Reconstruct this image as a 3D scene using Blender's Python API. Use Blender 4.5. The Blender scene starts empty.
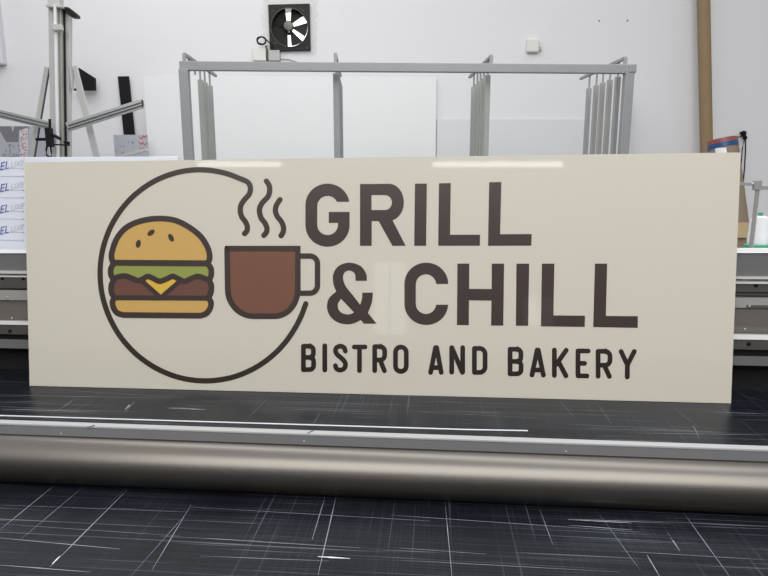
import bpy, bmesh, math, random
from mathutils import Vector as V, Matrix
random.seed(7)
sc = bpy.context.scene
C = sc.collection

# ---------------------------------------------------------------- camera
F = 600.0
EYE = V((0, 0, 1.44))
ay = V((51, 110, -600)).normalized()
ax = V((7284, -104.4, 600)); ax = (ax - ay * ax.dot(ay)).normalized()
az = ax.cross(ay)
RW = Matrix((ax, ay, az))                 # camera space -> world
cam_d = bpy.data.cameras.new('camera'); cam = bpy.data.objects.new('camera', cam_d)
C.objects.link(cam); sc.camera = cam
cam_d.sensor_width = 36; cam_d.lens = F / 768 * 36
cam_d.clip_start = 0.02; cam_d.clip_end = 100
m4 = RW.to_4x4(); m4.translation = EYE; cam.matrix_world = m4
cam_d.dof.use_dof = False

# ---------------------------------------------------------------- world, lights, exposure
w = bpy.data.worlds.new('world'); sc.world = w; w.use_nodes = True
nt = w.node_tree; nt.nodes.clear()
wo = nt.nodes.new('ShaderNodeOutputWorld'); bg = nt.nodes.new('ShaderNodeBackground')
tc = nt.nodes.new('ShaderNodeTexCoord'); sp = nt.nodes.new('ShaderNodeSeparateXYZ')
cr = nt.nodes.new('ShaderNodeValToRGB')
e = cr.color_ramp.elements
e[0].position = 0.0; e[0].color = (0.06, 0.058, 0.055, 1)
e[1].position = 1.0; e[1].color = (1.35, 1.37, 1.42, 1)
for p, c in ((0.49, (0.09, 0.085, 0.08, 1)), (0.60, (0.42, 0.42, 0.42, 1)), (0.80, (0.95, 0.96, 0.98, 1))):
    q = e.new(p); q.color = c
mr = nt.nodes.new('ShaderNodeMapRange')
mr.inputs['From Min'].default_value = -1; mr.inputs['From Max'].default_value = 1
nt.links.new(tc.outputs['Generated'], sp.inputs[0]); nt.links.new(sp.outputs['Z'], mr.inputs['Value'])
nt.links.new(mr.outputs['Result'], cr.inputs[0]); nt.links.new(cr.outputs[0], bg.inputs['Color'])
bg.inputs['Strength'].default_value = 0.75
nt.links.new(bg.outputs[0], wo.inputs[0])

def area(name, loc, target, sx, sy, power, col=(1, 1, 1)):
    l = bpy.data.lights.new(name, 'AREA'); l.shape = 'RECTANGLE'; l.size = sx; l.size_y = sy
    l.energy = power; l.color = col
    o = bpy.data.objects.new(name, l); C.objects.link(o); o.location = loc
    o.rotation_euler = (V(target) - V(loc)).to_track_quat('-Z', 'Y').to_euler()
    return o
area('workshop_ceiling_light', (0.3, -2.0, 4.2), (0.0, 2.2, 1.3), 6.0, 3.2, 185, (1.0, 0.99, 0.97))
area('back_ceiling_light', (-0.4, 2.7, 4.2), (0.0, 3.6, 0.8), 6.0, 1.6, 78, (0.97, 0.98, 1.0))

sc.view_settings.view_transform = 'Standard'; sc.view_settings.look = 'None'
sc.view_settings.exposure = 0.0; sc.view_settings.gamma = 1; sc.view_settings.use_curve_mapping = False

# ---------------------------------------------------------------- measuring helpers
TZ = 0.9                                   # height of the cutting table
def ray(x, y): return RW @ V((x - 384, 288 - y, -F))
def on_z(x, y, z):
    r = ray(x, y); return EYE + r * ((z - EYE.z) / r.z)
def on_y(x, y, Y):
    r = ray(x, y); return EYE + r * (Y / r.y)
wy = ray(365, 178); wy.z = 0; wy.normalize()          # depth direction of the back of the workshop
wx = V((wy.y, -wy.x, 0)); wz = V((0, 0, 1))
def on_w(x, y, D):
    r = ray(x, y); return EYE + r * (D / r.dot(wy))
def wpt(a, D, z): return V((0, 0, 0)) + wx * a + wy * D + wz * z
def along(p): return p.dot(wx)

# ---------------------------------------------------------------- materials
def mat(name, col, rough=0.6, metal=0.0, noise=0.0, nscale=8, bump=0.0, coat=0.0, emit=None, spec=0.5, stretch=None, aniso=0):
    m = bpy.data.materials.new(name); m.use_nodes = True; t = m.node_tree
    b = t.nodes['Principled BSDF']
    b.inputs['Base Color'].default_value = (*col, 1); b.inputs['Roughness'].default_value = rough
    b.inputs['Metallic'].default_value = metal; b.inputs['Specular IOR Level'].default_value = spec
    b.inputs['Coat Weight'].default_value = coat; b.inputs['Coat Roughness'].default_value = 0.03
    if emit:
        b.inputs['Emission Color'].default_value = (*emit[0], 1); b.inputs['Emission Strength'].default_value = emit[1]
    if noise or bump:
        tcn = t.nodes.new('ShaderNodeTexCoord'); mp = t.nodes.new('ShaderNodeMapping')
        if stretch: mp.inputs['Scale'].default_value = stretch
        n = t.nodes.new('ShaderNodeTexNoise'); n.inputs['Scale'].default_value = nscale; n.inputs['Detail'].default_value = 5
        t.links.new(tcn.outputs['Object'], mp.inputs[0]); t.links.new(mp.outputs[0], n.inputs['Vector'])
        if noise:
            mx = t.nodes.new('ShaderNodeMix'); mx.data_type = 'RGBA'
            mx.inputs['A'].default_value = (*[c * (1 - noise) for c in col], 1)
            mx.inputs['B'].default_value = (*[min(1, c * (1 + noise)) for c in col], 1)
            t.links.new(n.outputs['Fac'], mx.inputs['Factor']); t.links.new(mx.outputs['Result'], b.inputs['Base Color'])
        if bump:
            bp = t.nodes.new('ShaderNodeBump'); bp.inputs['Strength'].default_value = bump; bp.inputs['Distance'].default_value = 0.01
            t.links.new(n.outputs['Fac'], bp.inputs['Height']); t.links.new(bp.outputs[0], b.inputs['Normal'])
    return m
def srgb(r, g, b):
    f = lambda c: (c / 255 / 12.92) if c / 255 <= 0.04045 else ((c / 255 + 0.055) / 1.055) ** 2.4
    return (f(r), f(g), f(b))
M = {}
M['wall'] = mat('painted_wall', (0.76, 0.755, 0.77), 0.85, noise=0.015, nscale=1.5, bump=0.05)
M['plaster'] = mat('rough_plaster_patch', (0.70, 0.69, 0.68), 0.9, noise=0.09, nscale=22, bump=0.5)
M['floor'] = mat('concrete_floor', (0.30, 0.30, 0.30), 0.7, noise=0.15, nscale=3)
M['white_sheet'] = mat('white_plastic_sheet', (0.75, 0.76, 0.76), 0.45, noise=0.01, nscale=2)
M['white_sheet_b'] = mat('white_foam_sheet', (0.70, 0.71, 0.72), 0.5, noise=0.02, nscale=2)
M['white_sheet_c'] = mat('grey_white_sheet', (0.65, 0.66, 0.675), 0.5, noise=0.02, nscale=2)
M['film'] = mat('protective_film', (0.78, 0.81, 0.90), 0.25)
M['steel'] = mat('grey_painted_steel', (0.30, 0.305, 0.315), 0.45, 0.2, noise=0.06, nscale=14)
M['steel_b'] = mat('green_grey_steel', (0.36, 0.365, 0.35), 0.5, 0.2, noise=0.08, nscale=14)
M['alu'] = mat('aluminium', (0.52, 0.53, 0.53), 0.38, 0.55, noise=0.04, nscale=10)
M['alu_light'] = mat('pale_anodised_aluminium', (0.56, 0.56, 0.545), 0.4, 0.3)
M['alu_warm'] = mat('warm_grey_aluminium', (0.42, 0.41, 0.37), 0.35, 0.5)
M['roller'] = mat('satin_roller_aluminium', (0.185, 0.172, 0.155), 0.34, 0.95, noise=0.05, nscale=6, stretch=(0.3, 6, 6))
M['rail_grey'] = mat('rail_grey', (0.085, 0.085, 0.088), 0.6, 0.0, spec=0.2, noise=0.05, nscale=20)
M['rail_light'] = mat('rail_light', (0.42, 0.42, 0.425), 0.45, 0.0)
M['beam_face'] = mat('beam_grey_paint', (0.16, 0.16, 0.165), 0.5, 0.1, noise=0.05, nscale=4)
M['beam_dark'] = mat('beam_dark_profile', (0.12, 0.115, 0.11), 0.4, 0.4, noise=0.08, nscale=9)
M['beam_mid'] = mat('beam_mid_profile', (0.30, 0.295, 0.285), 0.45, 0.1, noise=0.06, nscale=9)
M['beam_lite'] = mat('beam_bright_profile', (0.60, 0.595, 0.58), 0.4, 0.0)
M['beam_brown'] = mat('beam_brown_face', (0.13, 0.12, 0.105), 0.4, 0.3, noise=0.12, nscale=9)
M['lip'] = mat('white_enamel_lip', (0.80, 0.81, 0.83), 0.35)
M['black'] = mat('matt_black', (0.008, 0.008, 0.009), 0.6, spec=0.2)
M['under'] = mat('underside_shade_black', (0.006, 0.006, 0.008), 0.7)  # black that stands in for the shade under the beam
M['red_dark'] = mat('dark_red_seal', (0.06, 0.02, 0.022), 0.5)
M['brass'] = mat('zinc_screw', (0.55, 0.5, 0.38), 0.3, 0.9)
M['panel'] = mat('cream_composite_panel', srgb(209, 204, 190), 0.5, noise=0.01, nscale=1.2, coat=1.0, spec=0.2)
M['panel_edge'] = mat('panel_edge', (0.55, 0.53, 0.48), 0.5)
M['ink'] = mat('brown_print', srgb(62, 50, 47), 0.3, coat=0.2)
M['ink_dark'] = mat('dark_brown_print', srgb(44, 36, 33), 0.3, coat=0.2)
M['ink_ring'] = mat('olive_brown_print', srgb(54, 47, 40), 0.3, coat=0.2)
M['bun'] = mat('bun_print', srgb(204, 166, 94), 0.3, coat=0.2)
M['lettuce'] = mat('lettuce_print', srgb(146, 154, 78), 0.3, coat=0.2)
M['patty'] = mat('patty_print', srgb(108, 72, 62), 0.3, coat=0.2)
M['cheese'] = mat('cheese_print', srgb(222, 180, 70), 0.3, coat=0.2)
M['coffee'] = mat('cup_print', srgb(119, 80, 62), 0.3, coat=0.2)
M['card'] = mat('brown_cardboard', (0.27, 0.19, 0.105), 0.8, noise=0.06, nscale=8)
M['card_b'] = mat('kraft_cardboard', (0.26, 0.20, 0.14), 0.8, noise=0.08, nscale=8)
M['card_lt'] = mat('light_cardboard', (0.52, 0.39, 0.23), 0.8, noise=0.05, nscale=8)
M['tape_red'] = mat('red_tape', (0.27, 0.075, 0.06), 0.35)
M['tape_blue'] = mat('blue_tape', (0.015, 0.07, 0.20), 0.35)
M['thread'] = mat('white_thread', (0.82, 0.83, 0.85), 0.7, bump=0.2, nscale=60, stretch=(1, 1, 12))
M['green'] = mat('green_plastic', (0.05, 0.33, 0.20), 0.4)
M['white_plastic'] = mat('white_plastic', (0.72, 0.71, 0.66), 0.5)
M['grey_plastic'] = mat('grey_plastic', (0.45, 0.45, 0.43), 0.5)
M['cabinet'] = mat('white_cabinet_enamel', (0.66, 0.65, 0.68), 0.5)
M['map_grey'] = mat('printed_board_grey', (0.42, 0.44, 0.48), 0.5, noise=0.05, nscale=12)
M['map_dark'] = mat('printed_board_dark', (0.18, 0.18, 0.20), 0.5)
M['map_white'] = mat('printed_board_white', (0.62, 0.60, 0.64), 0.5)
M['red_mark'] = mat('red_print_marks', (0.5, 0.06, 0.10), 0.5)
M['blue_ink'] = mat('blue_print', (0.08, 0.10, 0.36), 0.5)
M['grey_ink'] = mat('grey_print', (0.50, 0.54, 0.66), 0.5)
M['fan_black'] = mat('fan_dark_housing', (0.012, 0.011, 0.010), 0.5, spec=0.25, noise=0.4, nscale=30)
M['fan_metal'] = mat('fan_hub_metal', (0.12, 0.115, 0.10), 0.4, 0.5)
M['lamp'] = mat('fluorescent_tube', (1, 1, 1), 0.5, emit=((1, 0.99, 0.96), 6.5))
M['daylight'] = mat('daylight_glow', (0.9, 0.9, 0.9), 0.5, emit=((1, 1, 1), 1.4))  # glow stands in for daylight at the windows and fan opening

def mat_mat():
    """black cutting mat with fine scratches running both ways"""
    m = bpy.data.materials.new('scratched_cutting_mat'); m.use_nodes = True; t = m.node_tree
    b = t.nodes['Principled BSDF']; b.inputs['Roughness'].default_value = 0.42; b.inputs['Specular IOR Level'].default_value = 0.16
    tcn = t.nodes.new('ShaderNodeTexCoord')
    base = (0.007, 0.0082, 0.0115)
    def layer(scale, rot, lo, hi, detail=3, seed=0.0):
        mp = t.nodes.new('ShaderNodeMapping'); mp.inputs['Scale'].default_value = scale
        mp.inputs['Rotation'].default_value = (0, 0, rot); mp.inputs['Location'].default_value = (seed, seed, seed)
        n = t.nodes.new('ShaderNodeTexNoise'); n.inputs['Scale'].default_value = 1; n.inputs['Detail'].default_value = detail
        r = t.nodes.new('ShaderNodeMapRange'); r.inputs['From Min'].default_value = lo; r.inputs['From Max'].default_value = hi
        t.links.new(tcn.outputs['Object'], mp.inputs[0]); t.links.new(mp.outputs[0], n.inputs['Vector'])
        t.links.new(n.outputs['Fac'], r.inputs['Value'])
        return r.outputs['Result']
    def math_(op, a, bb):
        n = t.nodes.new('ShaderNodeMath'); n.operation = op
        for i, s in enumerate((a, bb)):
            if isinstance(s, (int, float)): n.inputs[i].default_value = s
            else: t.links.new(s, n.inputs[i])
        return n.outputs[0]
    fine_x = layer((1.6, 520, 1), 0.0, 0.42, 0.85, 3, 3.1)
    long_x = layer((1.4, 260, 1), 0.01, 0.66, 0.76, 1, 9.7)
    long_x2 = layer((3.5, 190, 1), -0.015, 0.68, 0.76, 1, 1.7)
    fine_y = layer((380, 2.4, 1), 0.02, 0.55, 0.85, 2, 5.3)
    long_y = layer((170, 2.2, 1), -0.03, 0.68, 0.76, 1, 12.2)
    patch = layer((3, 5, 1), 0.3, 0.35, 0.75, 3, 2.2)
    s = math_('MULTIPLY', fine_x, 0.09)
    s = math_('ADD', s, math_('MULTIPLY', long_x, 0.26))
    s = math_('ADD', s, math_('MULTIPLY', long_x2, 0.24))
    s = math_('ADD', s, math_('MULTIPLY', fine_y, 0.06))
    s = math_('ADD', s, math_('MULTIPLY', long_y, 0.14))
    s = math_('MULTIPLY', s, math_('ADD', math_('MULTIPLY', patch, 1.3), 0.25))
    mx = t.nodes.new('ShaderNodeMix'); mx.data_type = 'RGBA'; mx.clamp_factor = True
    mx.inputs['A'].default_value = (*base, 1); mx.inputs['B'].default_value = (0.40, 0.44, 0.51, 1)
    t.links.new(s, mx.inputs['Factor']); t.links.new(mx.outputs['Result'], b.inputs['Base Color'])
    rr = t.nodes.new('ShaderNodeMapRange'); rr.inputs['To Min'].default_value = 0.28; rr.inputs['To Max'].default_value = 0.42
    t.links.new(patch, rr.inputs['Value']); t.links.new(rr.outputs[0], b.inputs['Roughness'])
    return m
M['mat'] = mat_mat()
M['scratch'] = mat('pale_scratch', (0.26, 0.29, 0.34), 0.5)
M['scratch_lite'] = mat('bright_scratch', (0.75, 0.77, 0.80), 0.4)

# ---------------------------------------------------------------- mesh helpers
class MB:
    def __init__(s): s.bm = bmesh.new()
    def face(s, pts):
        try: return s.bm.faces.new([s.bm.verts.new(p) for p in pts])
        except ValueError: return None
    def hexa(s, c8):
        v = [s.bm.verts.new(p) for p in c8]
        for f in ((0, 3, 2, 1), (4, 5, 6, 7), (0, 1, 5, 4), (1, 2, 6, 5), (2, 3, 7, 6), (3, 0, 4, 7)):
            s.bm.faces.new([v[i] for i in f])
    def box(s, o, a, b, c):
        """corner o and three edge vectors"""
        o, a, b, c = V(o), V(a), V(b), V(c)
        if a.cross(b).dot(c) < 0: a, b = b, a
        s.hexa([o, o + a, o + a + b, o + b, o + c, o + a + c, o + a + b + c, o + b + c]); return s
    def cbox(s, ctr, X, Y, Z):
        X, Y, Z = V(X), V(Y), V(Z); return s.box(V(ctr) - (X + Y + Z) / 2, X, Y, Z)
    def bar(s, p, q, w_, t_, n=None):
        """bar p->q, w_ wide across, t_ deep along n"""
        p, q = V(p), V(q); d = (q - p)
        n = V(n) if n is not None else wy
        side = d.cross(n).normalized(); nn = side.cross(d).normalized()
        return s.box(p - side * w_ / 2 - nn * t_ / 2, side * w_, nn * t_, d)
    def tube(s, pts, r, n=10, r2=None):
        pts = [V(p) for p in pts]; rings = []
        up = V((0.013, 0.027, 1)).normalized()
        for i, p in enumerate(pts):
            a = pts[max(0, i - 1)]; b = pts[min(len(pts) - 1, i + 1)]; d = (b - a).normalized()
            u = d.cross(up)
            if u.length < 0.05: u = d.cross(V((1, 0.1, 0)))
            u.normalize(); v = d.cross(u)
            rr = r if r2 is None else r + (r2 - r) * i / (len(pts) - 1)
            rings.append([s.bm.verts.new(p + (u * math.cos(k * 2 * math.pi / n) + v * math.sin(k * 2 * math.pi / n)) * rr) for k in range(n)])
        for a, b in zip(rings, rings[1:]):
            for k in range(n): s.bm.faces.new((a[k], b[k], b[(k + 1) % n], a[(k + 1) % n]))
        s.bm.faces.new(rings[0]); s.bm.faces.new(list(reversed(rings[-1]))); return s
    def lathe(s, base, prof, axis=(0, 0, 1), n=24):
        base = V(base); A = V(axis).normalized(); u = A.cross(V((0, 1, 0.1))).normalized(); v = A.cross(u)
        rings = [[s.bm.verts.new(base + A * h + (u * math.cos(k * 2 * math.pi / n) + v * math.sin(k * 2 * math.pi / n)) * max(r, 1e-5)) for k in range(n)] for r, h in prof]
        for a, b in zip(rings, rings[1:]):
            for k in range(n): s.bm.faces.new((a[k], a[(k + 1) % n], b[(k + 1) % n], b[k]))
        s.bm.faces.new(list(reversed(rings[0]))); s.bm.faces.new(rings[-1]); return s
    def prism(s, outer, ext, holes=()):
        """flat outline (3D points) with holes, pushed back by ext"""
        ed = []; loops = []
        for lp in (outer, *holes):
            vs = [s.bm.verts.new(V(p)) for p in lp]; loops.append(vs)
            ed += [s.bm.edges.new((vs[i], vs[(i + 1) % len(vs)])) for i in range(len(vs))]
        g = bmesh.ops.triangle_fill(s.bm, edges=ed, use_beauty=True)
        if ext is not None:
            ext = V(ext); fs = [f for f in g['geom'] if isinstance(f, bmesh.types.BMFace)]
            r = bmesh.ops.extrude_face_region(s.bm, geom=fs)
            bmesh.ops.translate(s.bm, vec=ext, verts=[x for x in r['geom'] if isinstance(x, bmesh.types.BMVert)])
        return s
    def loft(s, A, B):
        """closed profile A -> closed profile B"""
        va = [s.bm.verts.new(p) for p in A]; vb = [s.bm.verts.new(p) for p in B]; n = len(A)
        for i in range(n): s.bm.faces.new((va[i], va[(i + 1) % n], vb[(i + 1) % n], vb[i]))
        s.bm.faces.new(list(reversed(va))); s.bm.faces.new(vb); return s
    def build(s, name, m, parent=None, bevel=0, smooth=False, origin=None):
        bm = s.bm; bmesh.ops.recalc_face_normals(bm, faces=bm.faces)
        if parent is not None:
            r = parent
            off = V((0, 0, 0))
            while r is not None: off += r.location; r = r.parent
        else:
            if origin is None:
                xs = [v.co.x for v in bm.verts]; ys = [v.co.y for v in bm.verts]; zs = [v.co.z for v in bm.verts]
                origin = V(((min(xs) + max(xs)) / 2, (min(ys) + max(ys)) / 2, min(zs)))
            off = V(origin)
        bmesh.ops.translate(bm, vec=-off, verts=bm.verts)
        me = bpy.data.meshes.new(name); bm.to_mesh(me); bm.free()
        o = bpy.data.objects.new(name, me); C.objects.link(o); me.materials.append(M[m])
        if parent is not None: o.parent = parent
        else: o.location = off
        if smooth:
            for p in me.polygons: p.use_smooth = True
            me.set_sharp_from_angle(angle=math.radians(35))
        if bevel:
            b = o.modifiers.new('bevel', 'BEVEL'); b.width = bevel; b.segments = 2; b.limit_method = 'ANGLE'
        return o
def thing(name, label, cat, loc, group=None):
    o = bpy.data.objects.new(name, None); C.objects.link(o); o.location = loc; o.empty_display_size = 0.1
    return tag(o, label, cat, group)
def tag(o, label, cat, group=None):
    o['label'] = label; o['category'] = cat
    if group: o['group'] = group
    return o
def struct(o): o['kind'] = 'structure'; return o

# ---------------------------------------------------------------- the setting
WD = 5.40                                  # distance of the back wall
fan_c = on_w(289.5, 27.7, WD)
fr = 17.8 / 600 * WD * 0.98
outer = [wpt(-6, WD, 0), wpt(6.5, WD, 0), wpt(6.5, WD, 5), wpt(-6, WD, 5)]
hole = [fan_c + (wx * math.cos(a) + wz * math.sin(a)) * fr for a in [k * 2 * math.pi / 40 for k in range(40)]]
struct(MB().prism(outer, wy * 0.15, [hole]).build('wall_back', 'wall'))
struct(MB().box(wpt(-6, -3, -0.1), wx * 12.5, wy * 8.4, wz * 0.1).build('floor', 'floor'))

# tube lamps and daylit windows at the far end of the hall, seen only as reflections in the sign
for x0, x1, lab in ((0.13, 2.18, 'long white tube lamp, right one of two, under the hall roof'), (-3.7, -2.33, 'shorter white tube lamp, left one of two, under the hall roof')):
    t = thing('tube_lamp', lab, 'lamp', V((x0, -6.5, 3.6)))
    MB().tube([V((x0, -6.5, 3.65)), V((x1, -6.5, 3.65))], .035, 16).build('tube', 'lamp', t, smooth=True)
    MB().box((x0, -6.55, 3.70), (x1 - x0, 0, 0), (0, .1, 0), (0, 0, .06)).build('fitting', 'lip', t, bevel=.004)
struct(MB().box((-7, -7.75, 0), (14, 0, 0), (0, .15, 0), (0, 0, 4.0)).build('wall_front', 'wall'))
for n_, (x0, x1, z0_, z1_) in enumerate(((-.85, -.30, .92, 2.19), (1.75, 2.25, 1.12, 1.60))):
    w_ = struct(MB().box((x0, -7.60, z0_), (x1 - x0, 0, 0), (0, .01, 0), (0, 0, z1_ - z0_)).build('window_%d' % (n_ + 1), 'daylight'))
    MB().cbox(((x0 + x1) / 2, -7.585, (z0_ + z1_) / 2), (.04, 0, 0), (0, .02, 0), (0, 0, z1_ - z0_)).build('glazing_bar', 'lip', w_)

# ---------------------------------------------------------------- cutting table
T = thing('cutting_table', 'long flatbed cutting table covered with a scratched black mat', 'table', (0, 1.3, 0))
MB().box((-2.2, 0.25, TZ - 0.02), (4.4, 0, 0), (0, 2.1, 0), (0, 0, 0.02)).build('cutting_mat', 'mat', T)
MB().box((-2.18, 0.27, TZ - 0.17), (4.36, 0, 0), (0, 2.06, 0), (0, 0, 0.15)).build('table_frame', 'beam_face', T, bevel=0.004)
for x in (-2.0, 1.9):
    for y in (0.35, 2.15):
        MB().box((x, y, 0), (0.1, 0, 0), (0, 0.1, 0), (0, 0, TZ - 0.17)).build('leg', 'beam_face', T, bevel=0.004)
# scratches cut into the mat: two ends as seen, width in metres
def scr(mb, a, b, w_):
    p, q = on_z(*a, TZ + 0.0003), on_z(*b, TZ + 0.0003)
    d = q - p; s = V((-d.y, d.x, 0)).normalized() * w_ / 2; n = 7
    up, dn = [], []
    for i in range(n + 1):
        t = i / n; k = (0.35 + 0.65 * math.sin(math.pi * t)) * random.uniform(0.6, 1.2)
        up.append(p + d * t + s * k); dn.append(p + d * t - s * k)
    for i in range(n): mb.face([dn[i], dn[i + 1], up[i + 1], up[i]])
g = MB()
for a, b, w_ in (((54.7, 485), (-4, 533), .0016), ((127, 490), (50, 567), .0020), ((83, 487), (20, 540), .0008), ((75, 398), (62, 408), .0012),
    ((191, 505), (152, 570), .0013), ((325, 497), (312, 540), .0012), ((336, 497), (318, 575), .0016), ((683, 512), (730, 577), .0011),
    ((667, 532), (680, 551), .0018), ((647, 555), (660, 577), .0016), ((445, 502), (452, 577), .0012), ((540, 510), (553, 545), .0008),
    ((185, 515), (130, 577), .0007), ((600, 515), (640, 570), .0007), ((0, 538), (120, 549), .0014), ((0, 565), (90, 572), .0020), ((0, 524), (180, 536), .0008),
    ((190, 507), (430, 521), .0010), ((0, 505), (190, 512), .0008), ((390, 515), (640, 532), .0012), ((200, 538), (360, 548), .0009), ((200, 556), (330, 561), .0008),
    ((400, 548), (486, 554), .0010), ((568, 519), (670, 523), .0018), ((568, 525), (632, 530), .0016), ((400, 560), (620, 572), .0007), ((620, 551), (768, 560), .0007),
    ((690, 526), (768, 529), .0006), ((160, 536), (260, 541), .0007), ((60, 390), (190, 398), .0010), ((0, 395), (170, 398), .0014), ((0, 402), (60, 401), .0008),
    ((165, 407), (200, 409), .0016), ((200, 400), (380, 405), .0006), ((714, 412), (768, 414), .0016), ((560, 409), (640, 412), .0006), ((568, 424), (690, 430), .0008),
    ((640, 433), (768, 435), .0012), ((420, 412), (540, 418), .0006), ((220, 422), (330, 424), .0006),
    ((135, 401), (125, 412), .0014), ((268, 398), (248, 418), .0007), ((320, 413), (313, 424), .0008), ((596, 402), (612, 424), .0006), ((693, 425), (699, 437), .0012), ((719, 404), (732, 416), .0007),
    ((670, 405), (700, 428), .0006), ((735, 382), (768, 394), .0006), ((740, 395), (768, 402), .0005), ((560, 401), (575, 418), .0006), ((80, 398), (50, 414), .0008), ((98, 398), (72, 412), .0006)):
    scr(g, a, b, w_)
g.build('knife_scratches', 'scratch', T)['kind'] = 'stuff'
g = MB()
for a, b, w_ in (((318, 556.5), (350, 558.5), .0030), ((130, 404.5), (125, 409.5), .0022), ((568, 519.5), (632, 523), .0013), ((52, 564), (60, 556), .0020),
                 ((0, 409), (100, 412), .0009), ((667, 532), (674, 542), .0014), ((168, 408.3), (205, 409.5), .0016)):
    scr(g, a, b, w_)
g.build('bright_scratches', 'scratch_lite', T)['kind'] = 'stuff'
# pale wire-thin seam behind the roller
p, q = on_z(-60, 413.8, TZ + 0.0012), on_z(528, 431.5, TZ + 0.0012)
tag(MB().tube([p, p.lerp(q, .3), p.lerp(q, .6), p.lerp(q, .9), q + V((0, .004, 0))], 0.0016, 6).build('plastic_strip', 'scratch_lite', smooth=True),
    'thin white plastic strip lying on the black mat behind the roller', 'strip')

# ---------------------------------------------------------------- roller beam in front
G = thing('roller_beam', 'long satin aluminium roller beam crossing the black mat in the foreground', 'roller', (0, 0.94, TZ))
rc = 0.952; rr = 0.0418; zc = TZ + 0.0440
MB().tube([V((-1.75, rc, zc)), V((1.75, rc, zc))], rr, 64).build('roller', 'roller', G, smooth=True)
prof = [(0.97, 0.0), (1.008, 0.0), (1.008, 0.0855), (0.955, 0.0855), (0.97, 0.05)]
MB().loft([V((-1.7, y, TZ + 0.002 + z)) for y, z in prof[:]], [V((1.7, y, TZ + 0.002 + z)) for y, z in prof]).build('back_rail', 'rail_grey', G)
MB().box((-1.7, 0.9915, TZ + 0.0870), (3.4, 0, 0), (0, 0.0150, 0), (0, 0, 0.0050)).build('rail_lip', 'rail_light', G, bevel=0.0015)
for x, y in ((61, 433.4), (304, 441), (566, 451.2)):
    p = on_z(x, y, TZ + 0.0875)
    MB().lathe(p - V((0, 0, .002)), [(0.0022, 0), (0.0022, 0.0015), (0.001, 0.0025)], n=12).build('rail_screw', 'rail_light', G, smooth=True)
for x, y in ((91, 426.3), (310.5, 431.8)):
    p = on_z(x, y, TZ + 0.0923)
    MB().bar(p + V((-.004, -.006, 0)), p + V((.004, .006, 0)), .0018, .0006, (0, 0, 1)).build('rail_notch', 'black', G)
for s in (-1, 1):
    MB().box((s * 1.80 - .05, 0.86, TZ), (0.10, 0, 0), (0, 0.2, 0), (0, 0, 0.12)).build('end_bracket', 'beam_face', G, bevel=0.004)

# ---------------------------------------------------------------- printer beam behind the sign
B = thing('printer_beam', 'stacked grey aluminium machine beam with bolt holes behind the sign', 'machine', (0, 1.7, TZ))
def band(name, m, yl0, yl1, yr0, yr1, Y0, Y1, back=1.75, bev=0.0):
    """horizontal profile: top edge px y?0 at depth Y0, bottom edge px y?1 at depth Y1, for left and right of the frame"""
    a0, a1, b0, b1 = on_y(0, yl0, Y0), on_y(0, yl1, Y1), on_y(768, yr0, Y0), on_y(768, yr1, Y1)
    def ext(p, q, X):
        t = (X - p.x) / (q.x - p.x); return p.lerp(q, t)
    ends = []
    for X in (-1.9, 1.9):
        t, b = ext(a0, b0, X), ext(a1, b1, X)
        ends.append([V((X, b.y, b.z)), V((X, back, b.z)), V((X, back, t.z)), V((X, t.y, t.z))])
    return MB().loft(ends[0], ends[1]).build(name, m, B, bevel=bev)
band('tray_lip', 'lip', 250.0, 253.2, 248.5, 253.0, 1.520, 1.517, 1.532)
band('tray_face', 'beam_face', 253.2, 271, 253.0, 277, 1.521, 1.521, 1.532)
band('bright_ledge', 'beam_lite', 271, 273.6, 277, 279.3, 1.514, 1.514)
band('sloping_strip', 'beam_lite', 273.6, 277, 279.3, 284, 1.530, 1.514)
band('upper_slot_face', 'beam_dark', 277, 288, 284, 292, 1.518, 1.518)
band('seal_strip', 'red_dark', 288, 290.3, 295.5, 298, 1.530, 1.530)
band('slot_band', 'beam_brown', 288.1, 289, 291.9, 295.6, 1.526, 1.526)
band('screw_strip', 'beam_mid', 290.2, 300, 298, 308, 1.520, 1.516)
band('brown_face', 'beam_brown', 300, 319, 308, 333, 1.522, 1.510)
band('lower_ledge', 'beam_lite', 321, 324.5, 335, 340, 1.508, 1.492)
band('lower_ledge_top', 'beam_mid', 319, 321, 333, 335, 1.514, 1.508)
band('lower_slot_face', 'beam_dark', 324.5, 334, 340, 350, 1.495, 1.495)
band('black_gap', 'black', 334, 339.5, 350, 357, 1.505, 1.505)
band('bottom_rail', 'beam_face', 339.5, 348, 357, 366, 1.500, 1.500)
MB().box((-1.85, 1.56, TZ), (3.7, 0, 0), (0, 0.18, 0), (0, 0, 0.052)).build('shade_plinth', 'under', B)  # added block, its black carries the shadow below the beam
for x, y, Y in ((2.3, 278.2, 1.518), (23.2, 278.4, 1.518), (756, 285.4, 1.518), (748.6, 344, 1.495), (10, 331, 1.495)):
    p = on_y(x, y, Y)
    MB().lathe(p + V((0, .003, 0)), [(0.0052, 0), (0.0052, 0.0038), (0.004, 0.0045)], (0, -1, 0), 16).build('bolt', 'black', B, smooth=True)
for x, y, Y in ((749.5, 306.5, 1.516), (745, 329.5, 1.511), (7.5, 297.5, 1.517), (12, 318.3, 1.511)):
    p = on_y(x, y, Y)
    MB().lathe(p + V((0, .003, 0)), [(0.003, 0), (0.003, 0.0045), (0.0018, 0.0055)], (0, -1, 0), 12).build('screw', 'brass', B, smooth=True)
p = on_y(757, 306.3, 1.517)
MB().cbox(p, (0.05, 0, 0), (0, 0.003, 0), (0, 0, 0.006)).build('slot', 'beam_brown', B)

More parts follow.
